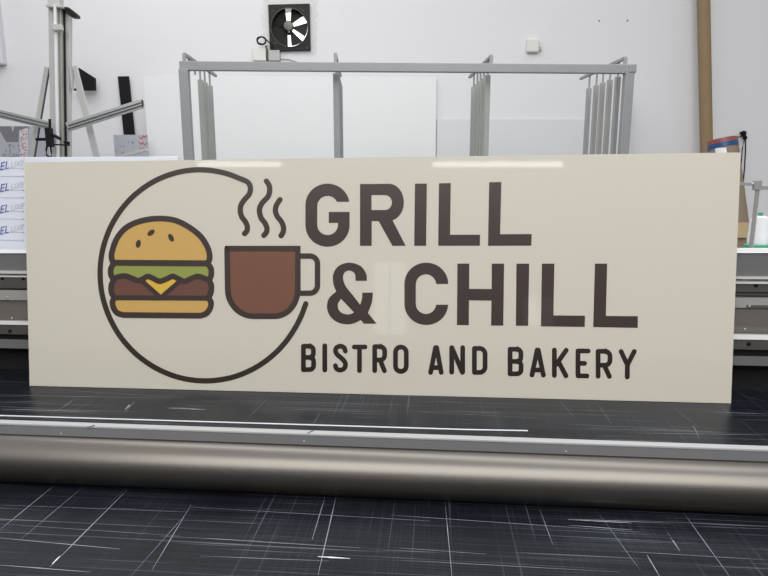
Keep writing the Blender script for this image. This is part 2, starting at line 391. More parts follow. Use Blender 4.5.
# ---------------------------------------------------------------- the sign
SA, SB_ = on_z(29.6, 386, TZ), on_z(731, 403.7, TZ)
sd = (SB_ - SA); sd.z = 0; SW = sd.length; sd.normalize()
nb = V((-sd.y, sd.x, 0)); lean = math.radians(7)
su = V((0, 0, 1)) * math.cos(lean) + nb * math.sin(lean)
sn = sd.cross(su) ; 
if sn.y > 0: sn = -sn                      # towards the camera
SG = thing('cafe_sign', 'wide cream sign panel printed GRILL & CHILL, leaning on the machine beam', 'sign', (SA + SB_) / 2)
def on_s(x, y, off=0.0):
    o = SA + sn * off; r = ray(x, y); t = (o - EYE).dot(sn) / r.dot(sn); return EYE + r * t
TL, TR = on_s(24.3, 162.3), on_s(740.8, 152.4)
SG.location.z += .0006
MB().prism([SA + su * .0008, SB_ + su * .0008, TR, TL], -sn * 0.004).build('panel', 'panel', SG)

lift = [0]
def stroke(mb, pts, w_, off, caps='rr'):
    """line of width w_ (px) through px points, drawn on the panel"""
    pts = [V((x, y, 0)) for x, y in pts]; n = len(pts); L, R_ = [], []
    for i, p in enumerate(pts):
        if i == 0: d = pts[1] - p
        elif i == n - 1: d = p - pts[-2]
        else:
            d1 = (p - pts[i - 1]).normalized(); d2 = (pts[i + 1] - p).normalized(); d = d1 + d2
        d.normalize(); nn = V((-d.y, d.x, 0)); k = 1.0
        if 0 < i < n - 1: k = min(1.35, 1 / max(0.3, nn.dot(V((-d1.y, d1.x, 0)))))
        L.append(p + nn * w_ / 2 * k); R_.append(p - nn * w_ / 2 * k)
    lift[0] = (lift[0] + 1) % 24; off += lift[0] * 0.000006; P = lambda v: on_s(v.x, v.y, off)
    for i in range(n - 1): mb.face([P(L[i]), P(L[i + 1]), P(R_[i + 1]), P(R_[i])])
    for c, q in zip(caps, (pts[0], pts[-1])):
        off += 0.000003
        if c == 'r': mb.face([P(q + V((math.cos(a), math.sin(a), 0)) * w_ / 2) for a in [k * math.pi / 8 for k in range(16)]])
def smooth(pts, n=5, closed=False):
    """Catmull-Rom through px points"""
    out = []; N = len(pts); P = [V((x, y, 0)) for x, y in pts]
    rng = range(N) if closed else range(N - 1)
    for i in rng:
        g = (lambda k: P[k % N]) if closed else (lambda k: P[max(0, min(N - 1, k))])
        a, b, c, d = g(i - 1), g(i), g(i + 1), g(i + 2)
        for k in range(n):
            t = k / n
            v = 0.5 * ((2 * b) + (c - a) * t + (2 * a - 5 * b + 4 * c - d) * t * t + (3 * b - a - 3 * c + d) * t ** 3)
            out.append((v.x, v.y))
    if not closed: out.append(pts[-1])
    return out
def arc(cx, cy, rx, ry, a0, a1, n=10):
    """px arc, angles in degrees, y down (0 right, 90 down)"""
    return [(cx + rx * math.cos(math.radians(a0 + (a1 - a0) * k / n)), cy + ry * math.sin(math.radians(a0 + (a1 - a0) * k / n))) for k in range(n + 1)]
def shape(mb, outer, off, holes=()):
    c = lambda lp: [on_s(x, y, off) for x, y in lp]
    mb.prism(c(outer), None, [c(h) for h in holes])
F1, F2 = 0.0004, 0.0008
# ring that turns into the first plume of steam
g = MB()
ring = [(244.6,233.6),(246.9,230.8),(247.2,226),(245,221.1),(241.8,216.9),(240.3,211.4),(240.8,205.8),(243.9,200.3),(248.8,194.7),(250.4,189.9),(249.7,185),(246.7,181.5),(240,178.6),(229.1, 174.4),(217.8, 171.5),(206.2, 170.0),(194.4, 169.9),(182.6, 171.3),(171.1, 174.2),(160.0, 178.4),(149.5, 184.0),(139.8, 190.7),(130.9, 198.5),(123.0, 207.3),(116.2, 216.9),(110.5, 227.2),
    (106.1, 238.0),(102.8, 249.2),(100.8, 260.7),(100.1, 272.3),(100.6, 283.8),(102.3, 295.3),(105.3, 306.4),(109.4, 317.2),(114.6, 327.5),(120.8, 337.2),(128.1, 346.1),(136.3, 354.3),(145.4, 361.5),(155.2, 367.7),
    (165.7, 372.8),(176.7, 376.8),(188.1, 379.4),(199.8, 380.7),(211.5, 380.7),(223.2, 379.3),(234.7, 376.6),(245.7, 372.5),(256.2, 367.2),(266.1, 360.7),(275.1, 353.2),(283.3, 344.7),(290.4, 335.4),(296.6, 325.4),(301.7, 314.9),(305.8, 303.8)]
stroke(g, smooth(ring, 6), 5.4, F1)
g.build('ring_outline', 'ink_ring', SG)
for pl in ([(266.4,181.1),(269.2,185.7),(269.6,191.3),(267.8,196.8),(262.6,202.4),(259.7,207.9),(259.6,212.8),(261.3,218.3),(265,223.2),(266.9,228.1),(266.4,232.2),(263.9,235.4)],
           [(280,199.6),(276.5,205.1),(275.4,210.7),(277.2,216.3),(281.4,221.8),(283.5,227.4),(283.1,232.2),(281,235.7)]):
    g = MB(); stroke(g, smooth(pl, 6), 5.4, F1); g.build('steam_plume', 'ink_ring', SG)
# cup
cupo = [(227.1,248.6),(297.8,248.6),(297.8,289.2)] + arc(274.7, 289.2, 23.1, 27, 0, 90, 12)[1:] + arc(253.7, 289.2, 26, 27, 90, 180, 12)
cup = MB(); shape(cup, cupo, F1); cup = cup.build('cup_fill', 'coffee', SG)
g = MB(); stroke(g, cupo + [(227.1,248.6)], 5.7, F2, 'rr'); stroke(g, [(225,248.6),(300.2,248.6)], 5.7, F2, 'ff'); stroke(g, [(297.8,246),(297.8,289.2)], 5.3, F2, 'fr')
stroke(g, [(298.2,256),(309.5,256)] + arc(309.8, 263.6, 7.7, 7.6, -90, 0, 8) + arc(309.8, 285.4, 7.7, 7.8, 0, 90, 8) + [(298.2,293.2)], 5.4, F2, 'ff')
g.build('cup_outline', 'ink', SG)
# burger
bun_t = smooth([(112.9,262.6),(111.4,255.8),(114.0,245),(118,236.6),(125.4,228.2),(135.8,222.6),(148.3,219.4),(160,218.5),(171,219.4),(180,222.2),(190.6,228.2),(199.5,235.3),(205,242.5),(208.6,250),(209.7,257.5),(207.9,263.2)], 4)
wave = smooth([(113,280.2),(117,277.2),(124.7,275.9),(131,277.8),(137.9,280.6),(143,278.8),(147.8,276.4),(153,278.4),(159.4,281.3),(166,279.2),(172.5,276.4),(178,278.6),(184.3,281.4),(191,278.6),(197.5,276.4),(203,277.8),(209,280.2)], 4)
let_l = smooth([(113.5,264),(110.9,268.5),(110.9,274.5),(113.6,280.2)], 4)
let_r = smooth([(209,280.2),(211.2,275),(210.9,268.5),(208,264)], 4)
pat_l = smooth([(113.6,280.7),(111.4,285),(111.4,292),(114.2,297.8)], 4)
pat_r = smooth([(209,280.7),(211.2,285),(211,292),(208.4,297.8)], 4)
bun_b = smooth([(114.2,298.5),(112.4,302),(113.4,307.5),(117,312.8),(123.5,315)], 4) + smooth([(200.3,315.7),(206,313.6),(210,308.5),(211,302.5),(208.6,298.5)], 4)
for nm, poly, m in (('bun_top_fill', bun_t, 'bun'), ('lettuce_fill', [(113.5,264)] + let_l[1:] + wave[1:-1] + let_r + [(208,264)], 'lettuce'),
                    ('patty_fill', wave + pat_r[1:] + list(reversed(pat_l[1:])), 'patty'), ('bun_base_fill', bun_b, 'bun')):
    g = MB(); shape(g, poly, F1); g.build(nm, m, SG)
g = MB(); shape(g, smooth([(144.2,280.6),(146.5,278.9),(149.5,279.2),(154,282),(159.4,284.0),(164.5,282.8),(169,280.2),(173,278.9),(176,279.2),(176.9,280.8)], 3) + [(160.9,296)], F1 + 0.0002); g.build('cheese_fill', 'cheese', SG)
g = MB(); W_ = 5.8
stroke(g, bun_t + [(112.9,262.6)], W_, F2); stroke(g, [(112.9,262.9),(208,263.6)], W_, F2)
stroke(g, let_l, W_, F2); stroke(g, let_r, W_, F2); stroke(g, wave, 5.6, F2)
stroke(g, pat_l, W_, F2); stroke(g, pat_r, W_, F2); stroke(g, [(114,297.8),(208.5,298.2)], 5.0, F2)
stroke(g, [(141.5,280.5),(160.8,297.6)], 4.6, F2); stroke(g, [(180.2,280.8),(160.8,297.6)], 4.6, F2)
stroke(g, bun_b + [(208.6,298.5)], W_, F2)
g.build('burger_outline', 'ink', SG)
for cx, cy, a in ((138.3,243.8,-78), (151,232.7,-38), (171,237.7,62)):
    g = MB(); ca, sa = math.cos(math.radians(a)), math.sin(math.radians(a))
    shape(g, [(cx + 4.2*math.cos(t)*ca - 2.5*math.sin(t)*sa, cy + 4.2*math.cos(t)*sa + 2.5*math.sin(t)*ca) for t in [k*math.pi/10 for k in range(20)]], F2)
    g.build('sesame_seed', 'ink', SG)
# big lettering
def letter(outer, holes=()):
    g = MB(); shape(g, outer, F1, holes); return g.build('letter', 'ink', SG)
letter([(348.9,201.8),(337.1,201.8)] + arc(327.6, 206.2, 10.3, 10.4, -25, -180, 10) + arc(327.6, 224.6, 10.4, 10.4, 180, 90, 8) + arc(327.6, 224.6, 10.4, 10.4, 82, 8, 8)
       + [(338,222.9),(328.75,222.9),(328.75,211.9),(349.6,211.9)] + arc(327.5, 225.4, 22.1, 21.4, 0, 180, 20) + arc(327.5, 205.0, 22.1, 21.4, 180, 350, 22))
letter([(360,184),(389,183.75)] + arc(389, 202.3, 14.9, 18.6, -90, 76, 14) + [(405.7,245.8),(392.4,245.8),(378.6,221.1),(371.7,221.1),(371.7,245.8),(360,245.8)],
       [[(371.5,195.1)] + arc(385.0, 202.55, 6.9, 7.45, -90, 90, 12) + [(371.5,210)]])
letter([(415,183.6),(426.9,183.6),(426.1,245.8),(414.2,245.8)])
letter([(439,183.3),(450.8,183),(450.1,234.7),(480.1,234.7),(479.9,245.7),(438.2,245.8)])
letter([(489.2,182.2),(501.4,182),(500.1,234.2),(531.7,234),(531.3,245.6),(488,245.8)])
letter([(366.8,280.8),(355.5,280.8)] + smooth([(355.5,278.5),(354.6,273.4),(349.5,270.5),(344.6,272.6),(343,277.9),(345.5,285.8),(351.6,293.7)], 4)
       + [(360.1,304.6)] + smooth([(360.3,304.3),(362.0,298.5),(362.2,292.6)], 3) + [(372.9,292.6)] + smooth([(372.8,293.5),(372.0,302),(368,313)], 4)
       + [(376.6,323.7),(363.9,323.7),(360.8,320)] + smooth([(360.3,320.3),(354.3,323.2),(346.4,324.4),(336.7,321.9),(329.7,315.6),(327,306.9),(329.1,298.1),(336.0,291.6)], 4)
       + smooth([(336.1,291.2),(333.4,284),(333.2,274.3),(338.6,266.0),(349.4,262.6),(360.4,265.9),(366.1,273.5),(366.8,280.5)], 4)[:-1],
       [smooth([(341.1,298.8),(337.9,304),(338.7,309.8),(342.9,313.4),(349,314.4),(354.1,312.5)], 4)])
letter([(448.1,284),(436.2,284)] + arc(426.0, 284.7, 10.2, 10.4, -6, -180, 12) + arc(426.0, 303.6, 10.2, 10.4, 180, 6, 12) + [(436.2,304.7),(448.1,304.7)]
       + arc(426.3, 303.9, 21.9, 21.1, 4, 180, 20) + arc(426.3, 283.7, 21.9, 21.1, 180, 357, 20))
letter([(457.4,263.6),(469.3,263.6),(469.1,288.8),(491.6,289.0),(491.9,263.6),(504.1,263.6),(503.3,325.6),(491.1,325.6),(491.4,300.6),(469,300.4),(468.8,325.2),(456.9,325.1)])
letter([(516.5,263.6),(529.2,263.6),(528.2,325.8),(515.8,325.8)])
letter([(541.9,263.6),(554.4,263.6),(553.4,315.4),(585.1,315.7),(584.8,326.9),(540.9,326.4)])
letter([(595,263.6),(607.2,263.6),(605.9,315.9),(637.9,316.2),(637.7,327.9),(593.2,327.1)])
# small lettering, each letter a set of pen strokes
def bowlB(x, r, t, m, b):
    rm = (m - t) / 2; rb = (b - m) / 2
    return [[(x, t), (r - 4, t)] + arc(r - 4, t + 4, 4, 4, -90, 0, 5) + arc(r - 4, m - 4, 4, 4, 0, 90, 5) + [(x, m)],
            [(x, m), (r - 4, m)] + arc(r - 4, m + 4, 4.2, 4, -90, 0, 5) + arc(r - 4, b - 4, 4.2, 4, 0, 90, 5) + [(x, b)]]
small = [
    [[(303.4,346.2),(303.4,369.7)]] + bowlB(303.4, 313.4, 346.2, 357.4, 369.6),
    [[(324.8,345.8),(324.8,370)]],
    [smooth([(345.3,351.1),(344,347.6),(340.3,346.2),(336.4,347.8),(335.6,351.4),(337.6,354.9),(341.9,358.6),(345,362.4),(345.2,366.6),(342.8,369.4),(339.4,370),(336.3,368.4),(335.4,365.6)], 4)],
    [[(354.3,347),(365.0,347)], [(359.5,347),(359.5,370.6)]],
    [[(374.7,346.6),(374.7,370.6)], [(374.7,346.6),(380,346.6)] + arc(380, 351.3, 4.7, 4.7, -90, 0, 5) + arc(380, 355.3, 4.7, 4.7, 0, 90, 5) + [(374.7,360)], [(380.2,360),(384.4,370.8)]],
    [arc(400.9, 352.4, 5.4, 5.4, 180, 360, 10) + arc(400.9, 366, 5.4, 5.4, 0, 180, 10) + [(395.5,352.4)]],
    [[(435.5,347.6),(430.6,372.4)], [(436.7,347.6),(441.2,372.4)], [(432.6,367.6),(439.5,367.6)]],
    [[(451.7,347.6),(451.7,372.2)], [(451.9,347.6),(462.4,372.4)], [(462.7,347.6),(462.7,372.2)]],
    [[(474.4,348.4),(474.4,372.4)], [(474.4,348.4),(479.5,348.4)] + arc(479.7, 354, 5.4, 5.6, -90, 0, 6) + arc(479.7, 366.8, 5.4, 5.6, 0, 90, 6) + [(474.4,372.4)]],
    [[(510.1,349.2),(510.1,373.8)]] + bowlB(510.1, 520.9, 349.2, 361.4, 373.8),
    [[(537.1,350),(532,375)], [(538.3,350),(543.4,375.2)], [(534,370),(541.6,370)]],
    [[(554.4,350),(554.4,375.4)], [(566.2,350.2),(556.2,364.6)], [(558.6,362),(566,375.8)]],
    [[(578,350.9),(578,375.8)], [(578,350.9),(588.2,351)], [(578,363.3),(584.6,363.4)], [(578,375.8),(587.0,376)]],
    [[(598.1,351.3),(598.1,376.2)], [(598.1,351.3),(605,351.3)] + arc(605, 356.3, 5, 5, -90, 0, 5) + arc(605, 360.2, 5, 5, 0, 90, 5) + [(598.1,365.2)], [(604.2,365.2),(609.4,376.4)]],
    [[(621.1,351.4),(627.4,364.8)], [(634.3,351.4),(627.6,364.8)], [(627.4,364.8),(627.3,377)]]]
for st in small:
    g = MB()
    for s_ in st: stroke(g, s_, 4.8, F1)
    g.build('small_letter', 'ink_dark', SG)

# ---------------------------------------------------------------- film-covered sheet leaning behind the sign at left
def text_part(txt, m, parent, origin, X, Yv, size, shear=0.0, name='print_text'):
    c = bpy.data.curves.new(name, 'FONT'); c.body = txt; c.size = size; c.shear = shear
    tmp = bpy.data.objects.new('tmp', c); C.objects.link(tmp)
    bpy.context.view_layer.update()
    me = bpy.data.meshes.new_from_object(tmp); bpy.data.objects.remove(tmp)
    X = V(X).normalized(); Yv = V(Yv).normalized()
    r = parent; off = V((0, 0, 0))
    while r is not None: off += r.location; r = r.parent
    for v in me.vertices: v.co = V(origin) + X * v.co.x + Yv * v.co.y - off
    me.materials.clear(); me.materials.append(M[m])
    o = bpy.data.objects.new(name, me); C.objects.link(o); o.parent = parent; return o
FY = 1.60
zl_, zr_ = on_y(0, 271, 1.514), on_y(768, 277, 1.514)
def floor_z(X): return zl_.z + (zr_.z - zl_.z) * (X - zl_.x) / (zr_.x - zl_.x)
tray_z = floor_z(-1.0) + .001
def fz(y): return on_y(10, y, FY).z
fl, frr = on_y(-90, 200, FY).x, on_y(178, 160, FY).x
FS = thing('film_wrapped_sheet', 'white sheet in printed protective film standing on the machine beam at left', 'sheet', ((fl + frr) / 2, FY, tray_z))
MB().box((fl, FY, tray_z), (frr - fl, 0, 0), (0, 0.012, 0), (0, 0, on_y(10, 157.2, FY).z - tray_z)).build('film_sheet', 'film', FS, bevel=0.001)
for i, (yt, yl) in enumerate(((167.8, 176.3), (189.5, 197.7), (210.7, 219), (231.8, 240.3))):
    for y, wd in ((yl, .0016), (yt + 0.6, .0009)):
        a, b = on_y(-80, y, FY - .0006), on_y(23, y, FY - .0006)
        a.z = b.z
        MB().bar(a, b, wd, .0004, (0, 1, 0)).build('printed_line', 'grey_ink', FS)
        MB().lathe(b, [(0.0032, 0), (0.0032, .0005)], (0, -1, 0), 12).build('printed_dot', 'grey_ink', FS)
    up = (0.05, 0, 1); rt = (1, 0, 0.22)
    text_part('NEL', 'blue_ink', FS, on_y(-8.5, yt + 5.0, FY - .0008), rt, up, 0.031, 0.25)
    text_part('UXE', 'grey_ink', FS, on_y(9.8, yt + 0.8, FY - .0008), rt, up, 0.022, 0.4)

# ---------------------------------------------------------------- steel sheet rack
RD = 3.2
def rk(x, y): return on_w(x, y, RD)
a0, a1 = along(rk(180, 64)), along(rk(634, 68))
z0, z1 = (rk(180, 61.5).z + rk(634, 65).z) / 2, (rk(180, 70.5).z + rk(634, 73).z) / 2
K = thing('sheet_rack', 'grey steel sheet rack with upright dividers standing behind the sign', 'rack', wpt((a0 + a1) / 2, RD + 0.35, 0))
def rbox(mb, a, D, z, da, dD, dz): mb.box(wpt(a, D, z), wx * da, wy * dD, wz * dz)
# front rail follows its seen slope
A_, B_ = rk(180, 66.1), rk(634, 69.4)
MB().bar(A_, B_, 8.3 / 600 * RD, 0.03).build('front_rail', 'steel', K, bevel=0.003)
pw = 0.047
for x in (184.2, 628.8):
    p = rk(x, 72)
    g = MB(); rbox(g, along(p) - pw / 2, RD - .02, 0, pw, 0.04, p.z + .012); g.build('corner_post', 'steel', K, bevel=0.003)
    if x > 400: MB().cbox(wpt(along(p) + .012, RD, rk(x, 69).z), wx * 0.038, wy * 0.047, wz * 0.045).build('corner_bracket', 'steel', K, bevel=0.006)
ratios = [1.035, 1.068, 1.10, 1.13, 1.166]; endr = 1.215
for x, top, n_, posts, wide in ((182.3, 53.5, 0, (2, 3, 4), .027), (335, 53.5, 1, (0, 1, 2, 3, 4), .034), (492.7, 55.5, 2, (0, 1, 2, 3, 4), .027), (628, 57.5, 3, (0, 1, 2, 3, 4), .026)):
    pf = rk(x, top - 0.6); a = along(pf); zt = pf.z
    MB().bar(wpt(a, RD + .03, zt), wpt(a, RD * endr, zt), 0.016, 0.016, wz).build('depth_bar', 'steel', K, bevel=0.002)
    MB().bar(wpt(a, RD + .03, zt), wpt(a, RD + .03, (A_.z + B_.z) / 2), 0.016, 0.016).build('stub', 'steel', K, bevel=0.001)
    zp = EYE.z + (zt - EYE.z) * 108 / 124
    for i, r in enumerate(ratios):
        D = RD * r
        full = i in posts
        MB().tube([wpt(a, D, zt), wpt(a, D, zp - (.0 if full else -.01))], 0.0055, 8).build('divider_pin', 'steel', K, smooth=True)
        if full: MB().cbox(wpt(a, D, zp / 2 + .06), wx * wide, wy * 0.026, wz * (zp - .12)).build('divider_post', 'steel' if n_ == 1 else 'steel_b', K, bevel=0.003)
    MB().cbox(wpt(a, RD * 1.11, 0.10), wx * .05, wy * (RD * .215), wz * .05).build('base_bar', 'steel', K, bevel=0.003)
for D in (RD, RD * 1.2):
    MB().cbox(wpt((a0 + a1) / 2, D, 0.06), wx * (a1 - a0), wy * .05, wz * .05).build('floor_rail', 'steel', K, bevel=0.003)
MB().bar(wpt(a0 + .05, RD * 1.2, 0.06), wpt(a0 + .05, RD * 1.2, 0.4), .04, .04).build('rear_upright', 'steel', K)

# ---------------------------------------------------------------- white sheets leaning at the back wall
def sheet(x0, x1, ytop, D, m, label, tilt=0.06, thick=.012):
    p0, p1 = on_w(x0, ytop, D), on_w(x1, ytop, D); zt = p0.z
    a = along(p0); wd = along(p1) - a
    b = wpt(a, D - tilt, 0.0)
    up = wpt(a, D, zt) - b
    o = MB().box(b, wx * wd, wy * thick, up).build('white_sheet', m, bevel=0.001)
    return tag(o, label, 'sheet', 'white sheets leaning on the back wall')
sheet(143.5, 436.5, 76, 5.10, 'white_sheet', 'large bright white sheet leaning on the back wall behind the left half of the rack')
sheet(380, 634, 77.5, 5.128, 'white_sheet_b', 'taller off-white sheet behind the right half of the rack')
sheet(437.2, 628, 119, 5.100, 'white_sheet_c', 'lower greyer sheet, its top edge midway up, behind the right half of the rack', 0.051)

# ---------------------------------------------------------------- exhaust fan
FN = thing('exhaust_fan', 'square black exhaust fan set in the white back wall', 'fan', fan_c - wy * .02)
FD = WD - 0.03
q = [on_w(*p_, FD) for p_ in ((268, 4.5), (309.5, 3.5), (310.5, 50), (270, 51))]
fc = on_w(289.5, 27.7, FD)
hole = [fc + (wx * math.cos(a) + wz * math.sin(a)) * fr for a in [k * 2 * math.pi / 40 for k in range(40)]]
MB().prism(q, wy * 0.03, [hole]).build('housing', 'fan_black', FN, bevel=0.002)
ringp = [fc - wy * .004 + (wx * math.cos(a) + wz * math.sin(a)) * (fr * .985) for a in [k * 2 * math.pi / 40 for k in range(41)]]
MB().tube(ringp, 0.004, 6).build('wire_guard', 'fan_metal', FN, smooth=True)
hc = on_w(289, 27.1, WD + 0.02)
MB().lathe(hc, [(0.042, 0), (0.042, .04), (0.036, .055), (0.01, .058)], -wy, 24).build('hub', 'fan_metal', FN, smooth=True)
for a0_, wd in ((58, 42), (-8, 40), (-64, 34), (-138, 76), (142, 74)):
    rim = []; inn = []
    for k in range(9):
        a = math.radians(a0_ - wd * .56 + wd * 1.12 * k / 8); tw = (k / 8 - .5) * 0.03
        rim.append(hc + (wx * math.cos(a) + wz * math.sin(a)) * fr * .985 + wy * tw)
        a = math.radians(a0_ - wd * .36 + wd * .72 * k / 8)
        inn.append(hc + (wx * math.cos(a) + wz * math.sin(a)) * .038 + wy * tw * .4)
    g = MB()
    for k in range(8):
        f_ = [inn[k], rim[k], rim[k + 1], inn[k + 1]]
        g.box(f_[0], f_[1] - f_[0], f_[3] - f_[0] + V((0, 0, 0)), wy * .002) if False else g.hexa([*f_, *[v + wy * .003 for v in f_]])
    g.build('blade', 'fan_black', FN)
MB().bar(hc + wy * .06 + wx * -.16, hc + wy * .06 + wx * .02, .10, .02).build('motor_mount', 'fan_black', FN)
for x, y in ((273.5, 11), (300.5, 8.5), (275, 43), (303, 10.5), (307, 48)):
    MB().lathe(on_w(x, y, FD) + wy * .002, [(0.006, 0), (0.006, .004), (.003, .006)], -wy, 10).build('screw', 'fan_metal', FN, smooth=True)
g = MB(); po = []
for k in range(56):
    a = k * 2 * math.pi / 56; c_, s_ = math.cos(a), math.sin(a); m_ = max(abs(c_), abs(s_))
    po.append(on_w(289.5 + c_ / m_ * (27 + 1.8 * math.sin(k * 2.3) + random.uniform(-1.2, 1.2)), 26 + s_ / m_ * (29 + 1.6 * math.sin(k * 1.7) + random.uniform(-1.2, 1.2)), WD - .0012))
pi_ = [fan_c - wy * .0012 + (wx * math.cos(a) + wz * math.sin(a)) * fr * 1.02 for a in [k * 2 * math.pi / 40 for k in range(40)]]
g.prism(po, wy * .0008, [pi_]); pp = g.build('plaster_patch', 'plaster', bpy.data.objects['wall_back'])
# glowing panel added outside the fan opening to stand in for daylight
og = MB().box(wpt(along(fan_c) - 1.2, WD + 1.0, fan_c.z - .9), wx * 2.4, wy * .02, wz * 2.6).build('daylight_glow_panel', 'daylight')
tag(og, 'glowing panel standing in for the daylight outside, behind the fan blades', 'daylight')
def wbox(name, m, x0, y0, x1, y1, D, dep, label, cat, bev=.004, group=None):
    p, q_ = on_w(x0, y1, D), on_w(x1, y0, D)
    o = MB().box(wpt(along(p), D, p.z), wx * (along(q_) - along(p)), wy * dep, wz * (q_.z - p.z)).build(name, m, bevel=bev)
    return tag(o, label, cat, group) if label else o
wbox('junction_box', 'white_plastic', 253, 47, 265.5, 60.5, WD - .05, .05, 'cream square junction box on the wall, left of the pair below the fan', 'junction box')
wbox('junction_box', 'grey_plastic', 268.5, 50, 279.5, 60.5, WD - .05, .05, 'greyer small junction box on the wall right under the fan corner', 'junction box')
cc = on_w(262.5, 42, WD - .02); pts = []
for k in range(50):
    a = k * 2 * math.pi / 16; pts.append(cc + (wx * math.cos(a) * 1.3 + wz * math.sin(a)) * (.029 + .003 * math.sin(k * .7)) - wy * (.010 * k / 50))
pts = [p_ - wy * .045 for p_ in pts]; pts += [on_w(272, 45, WD - .07), on_w(274.5, 49.5, WD - .065)]
tag(MB().tube(pts, .0055, 6).build('cable_coil', 'black', smooth=True), 'dark coil of cable at the lower left corner of the fan', 'cable')
tag(MB().tube([on_w(266, 46, WD - .03), on_w(267.5, 51, WD - .035), on_w(266.5, 57, WD - .035), on_w(268, 61, WD - .03)], .010, 7).build('cable', 'fan_metal', smooth=True),
    'short dark cable running down between the two junction boxes', 'cable')
tag(MB().tube([on_w(279, 58.5, WD - .01), on_w(288, 59.3, WD - .01), on_w(296, 61.5, WD - .01), on_w(302, 65, WD - .01)], .004, 6).build('cable', 'grey_plastic', smooth=True),
    'thin grey cable leaving the greyer junction box to the right', 'cable')
SK = thing('wall_sensor', 'small cream box fixed high on the white wall right of the fan', 'sensor', on_w(533, 52, WD))
o = wbox('sensor_body', 'white_plastic', 527, 38.5, 540, 52, WD - .045, .045, None, None, .012)
def adopt(o, par): o.location = o.location - par.location; o.parent = par
adopt(o, SK)
o = wbox('side_knob', 'grey_plastic', 539.5, 46.5, 541.8, 50.5, WD - .03, .02, None, None, .002); adopt(o, SK)
for x, y in ((599, 20.8), (627.3, 20.6)):
    tag(MB().lathe(on_w(x, y, WD), [(.006, 0), (.006, .006), (.003, .008)], -wy, 10).build('wall_screw', 'fan_metal'),
        'tiny dark screw in the blank wall between the cream box and brown tube, %s one' % ('left' if x < 610 else 'right'), 'screw')
wbox('wall_cabinet', 'cabinet', -90, -60, -11, 63.5, WD - .07, .07, 'pale grey-white box unit high on the wall at the far left', 'cabinet', .01)

# ---------------------------------------------------------------- standing cutter mast at left
MD = 4.2
MS = thing('vertical_cutter', 'tall aluminium machine mast with slanted side arms at left', 'machine', wpt(along(on_w(58, 150, MD)), MD, 0))
def mbar(name, m, x0, y0, x1, y1, wpx, D=MD, t_=.02, low=False, bev=.002):
    p, q_ = on_w(x0, y0, D), on_w(x1, y1, D)
    if low: q_ = p + (q_ - p) * (p.z / (p.z - q_.z))
    return MB().bar(p, q_, wpx / 600 * D, t_).build(name, m, MS, bevel=bev)
mbar('top_tube', 'alu_light', 55.3, -25, 55.6, 6, 10.5, MD, .06)
mbar('main_profile', 'alu_light', 52.6, 5, 55.0, 158, 6.2, MD, .03, True)
mbar('guide_rod', 'lip', 55.3, 5, 58.2, 158, 2.2, MD - .05, .02, True)
mbar('warm_profile', 'alu_warm', 59.3, 8, 61.2, 158, 6.0, MD + .01, .05, True)
mbar('dark_channel', 'black', 63.0, 8, 65.0, 158, 2.8, MD + .03, .03, True)
mbar('rear_profile', 'alu_light', 68.0, 10, 67.6, 158, 5.6, MD + .06, .04, True)
mbar('cap_bar', 'alu_light', 47, 6.2, 63, 7.0, 2.2, MD - .04, .04)
mbar('slide_block', 'alu_light', 52.5, 27.6, 62.5, 27.4, 5, MD - .06, .03)
mbar('slide_foot', 'alu', 54, 30, 57.5, 30, 2, MD - .07, .04)
g = MB().prism([on_w(*p_, MD) for p_ in ((61, 6.5), (68, 7), (76.5, 14), (77, 17), (71, 17), (66, 11.5), (61, 8.5))], wy * .05); g.build('hook_plate', 'fan_black', MS, bevel=.001)
mbar('arm', 'alu', -30, 106.5, 49, 125.4, 7.8, MD - .04, .02)
mbar('arm', 'alu', 67.5, 127.2, 142.6, 103.6, 8.2, MD - .04, .02)
for o_, p_, q_ in (('arm_groove', (-30, 105.3), (48, 123.9)), ('arm_groove', (-30, 108.6), (48, 127.3)), ('arm_groove', (68, 125.6), (142, 102.2)), ('arm_groove', (68, 128.8), (142, 105.4))):
    mbar(o_, 'rail_grey', *p_, *q_, .7, MD - .056, .006, bev=0)
mbar('arm_end_cap', 'rail_grey', 142.2, 99.8, 143.2, 107.8, 1.2, MD - .04, .022)
mbar('brace', 'alu_light', 47, 67, 31.5, 158, 4.2, MD + .08, .012, True)
mbar('brace_shade_edge', 'rail_grey', 49.9, 67, 34.6, 158, 1.3, MD + .07, .01, True)  # dark strip painted as the shaded edge of the brace
mbar('brace', 'alu_light', 74, 66, 97, 157, 6.2, MD + .08, .012, True)
mbar('hinge', 'alu', 70.5, 68, 72.5, 90, 2.0, MD + .05, .03)
CL = MB().cbox(on_w(49.6, 137.5, MD - .10), wx * .034, wy * .05, wz * .12).build('clamp', 'black', MS, bevel=.004)
g = MB(); T_ = lambda pts, r: g.tube([on_w(x, y, MD - .10) for x, y in pts], r, 8)
T_([(36, 139.3), (47, 139.3)], .010); T_([(50, 134), (56, 136.5), (60.5, 139)], .010); T_([(64, 142), (69.5, 143)], .009)
T_([(47.5, 133), (45.5, 134), (48, 130.5), (50, 129)], .006); T_([(47.5, 144), (46.2, 150), (46.6, 155), (51, 158.5)], .006); T_([(50.5, 146), (51.2, 152), (51, 157)], .006)
T_([(49.8, 129), (49.8, 119)], .008); T_([(55, 144.5), (70, 145.2)], .005)
g.build('clamp_lever', 'black', MS, smooth=True)
ms0 = on_w(147, 149.5, 4.7); ms1 = on_w(120, 157, 4.7); ms1 = ms0 + (ms1 - ms0) * (ms0.z / (ms0.z - ms1.z)) 
tag(MB().bar(ms0, ms0.lerp(ms1, .28), .022, .03).build('metal_strip', 'alu_light', bevel=.002),
    'pale metal strip slanting low in front of the small printed board', 'strip')

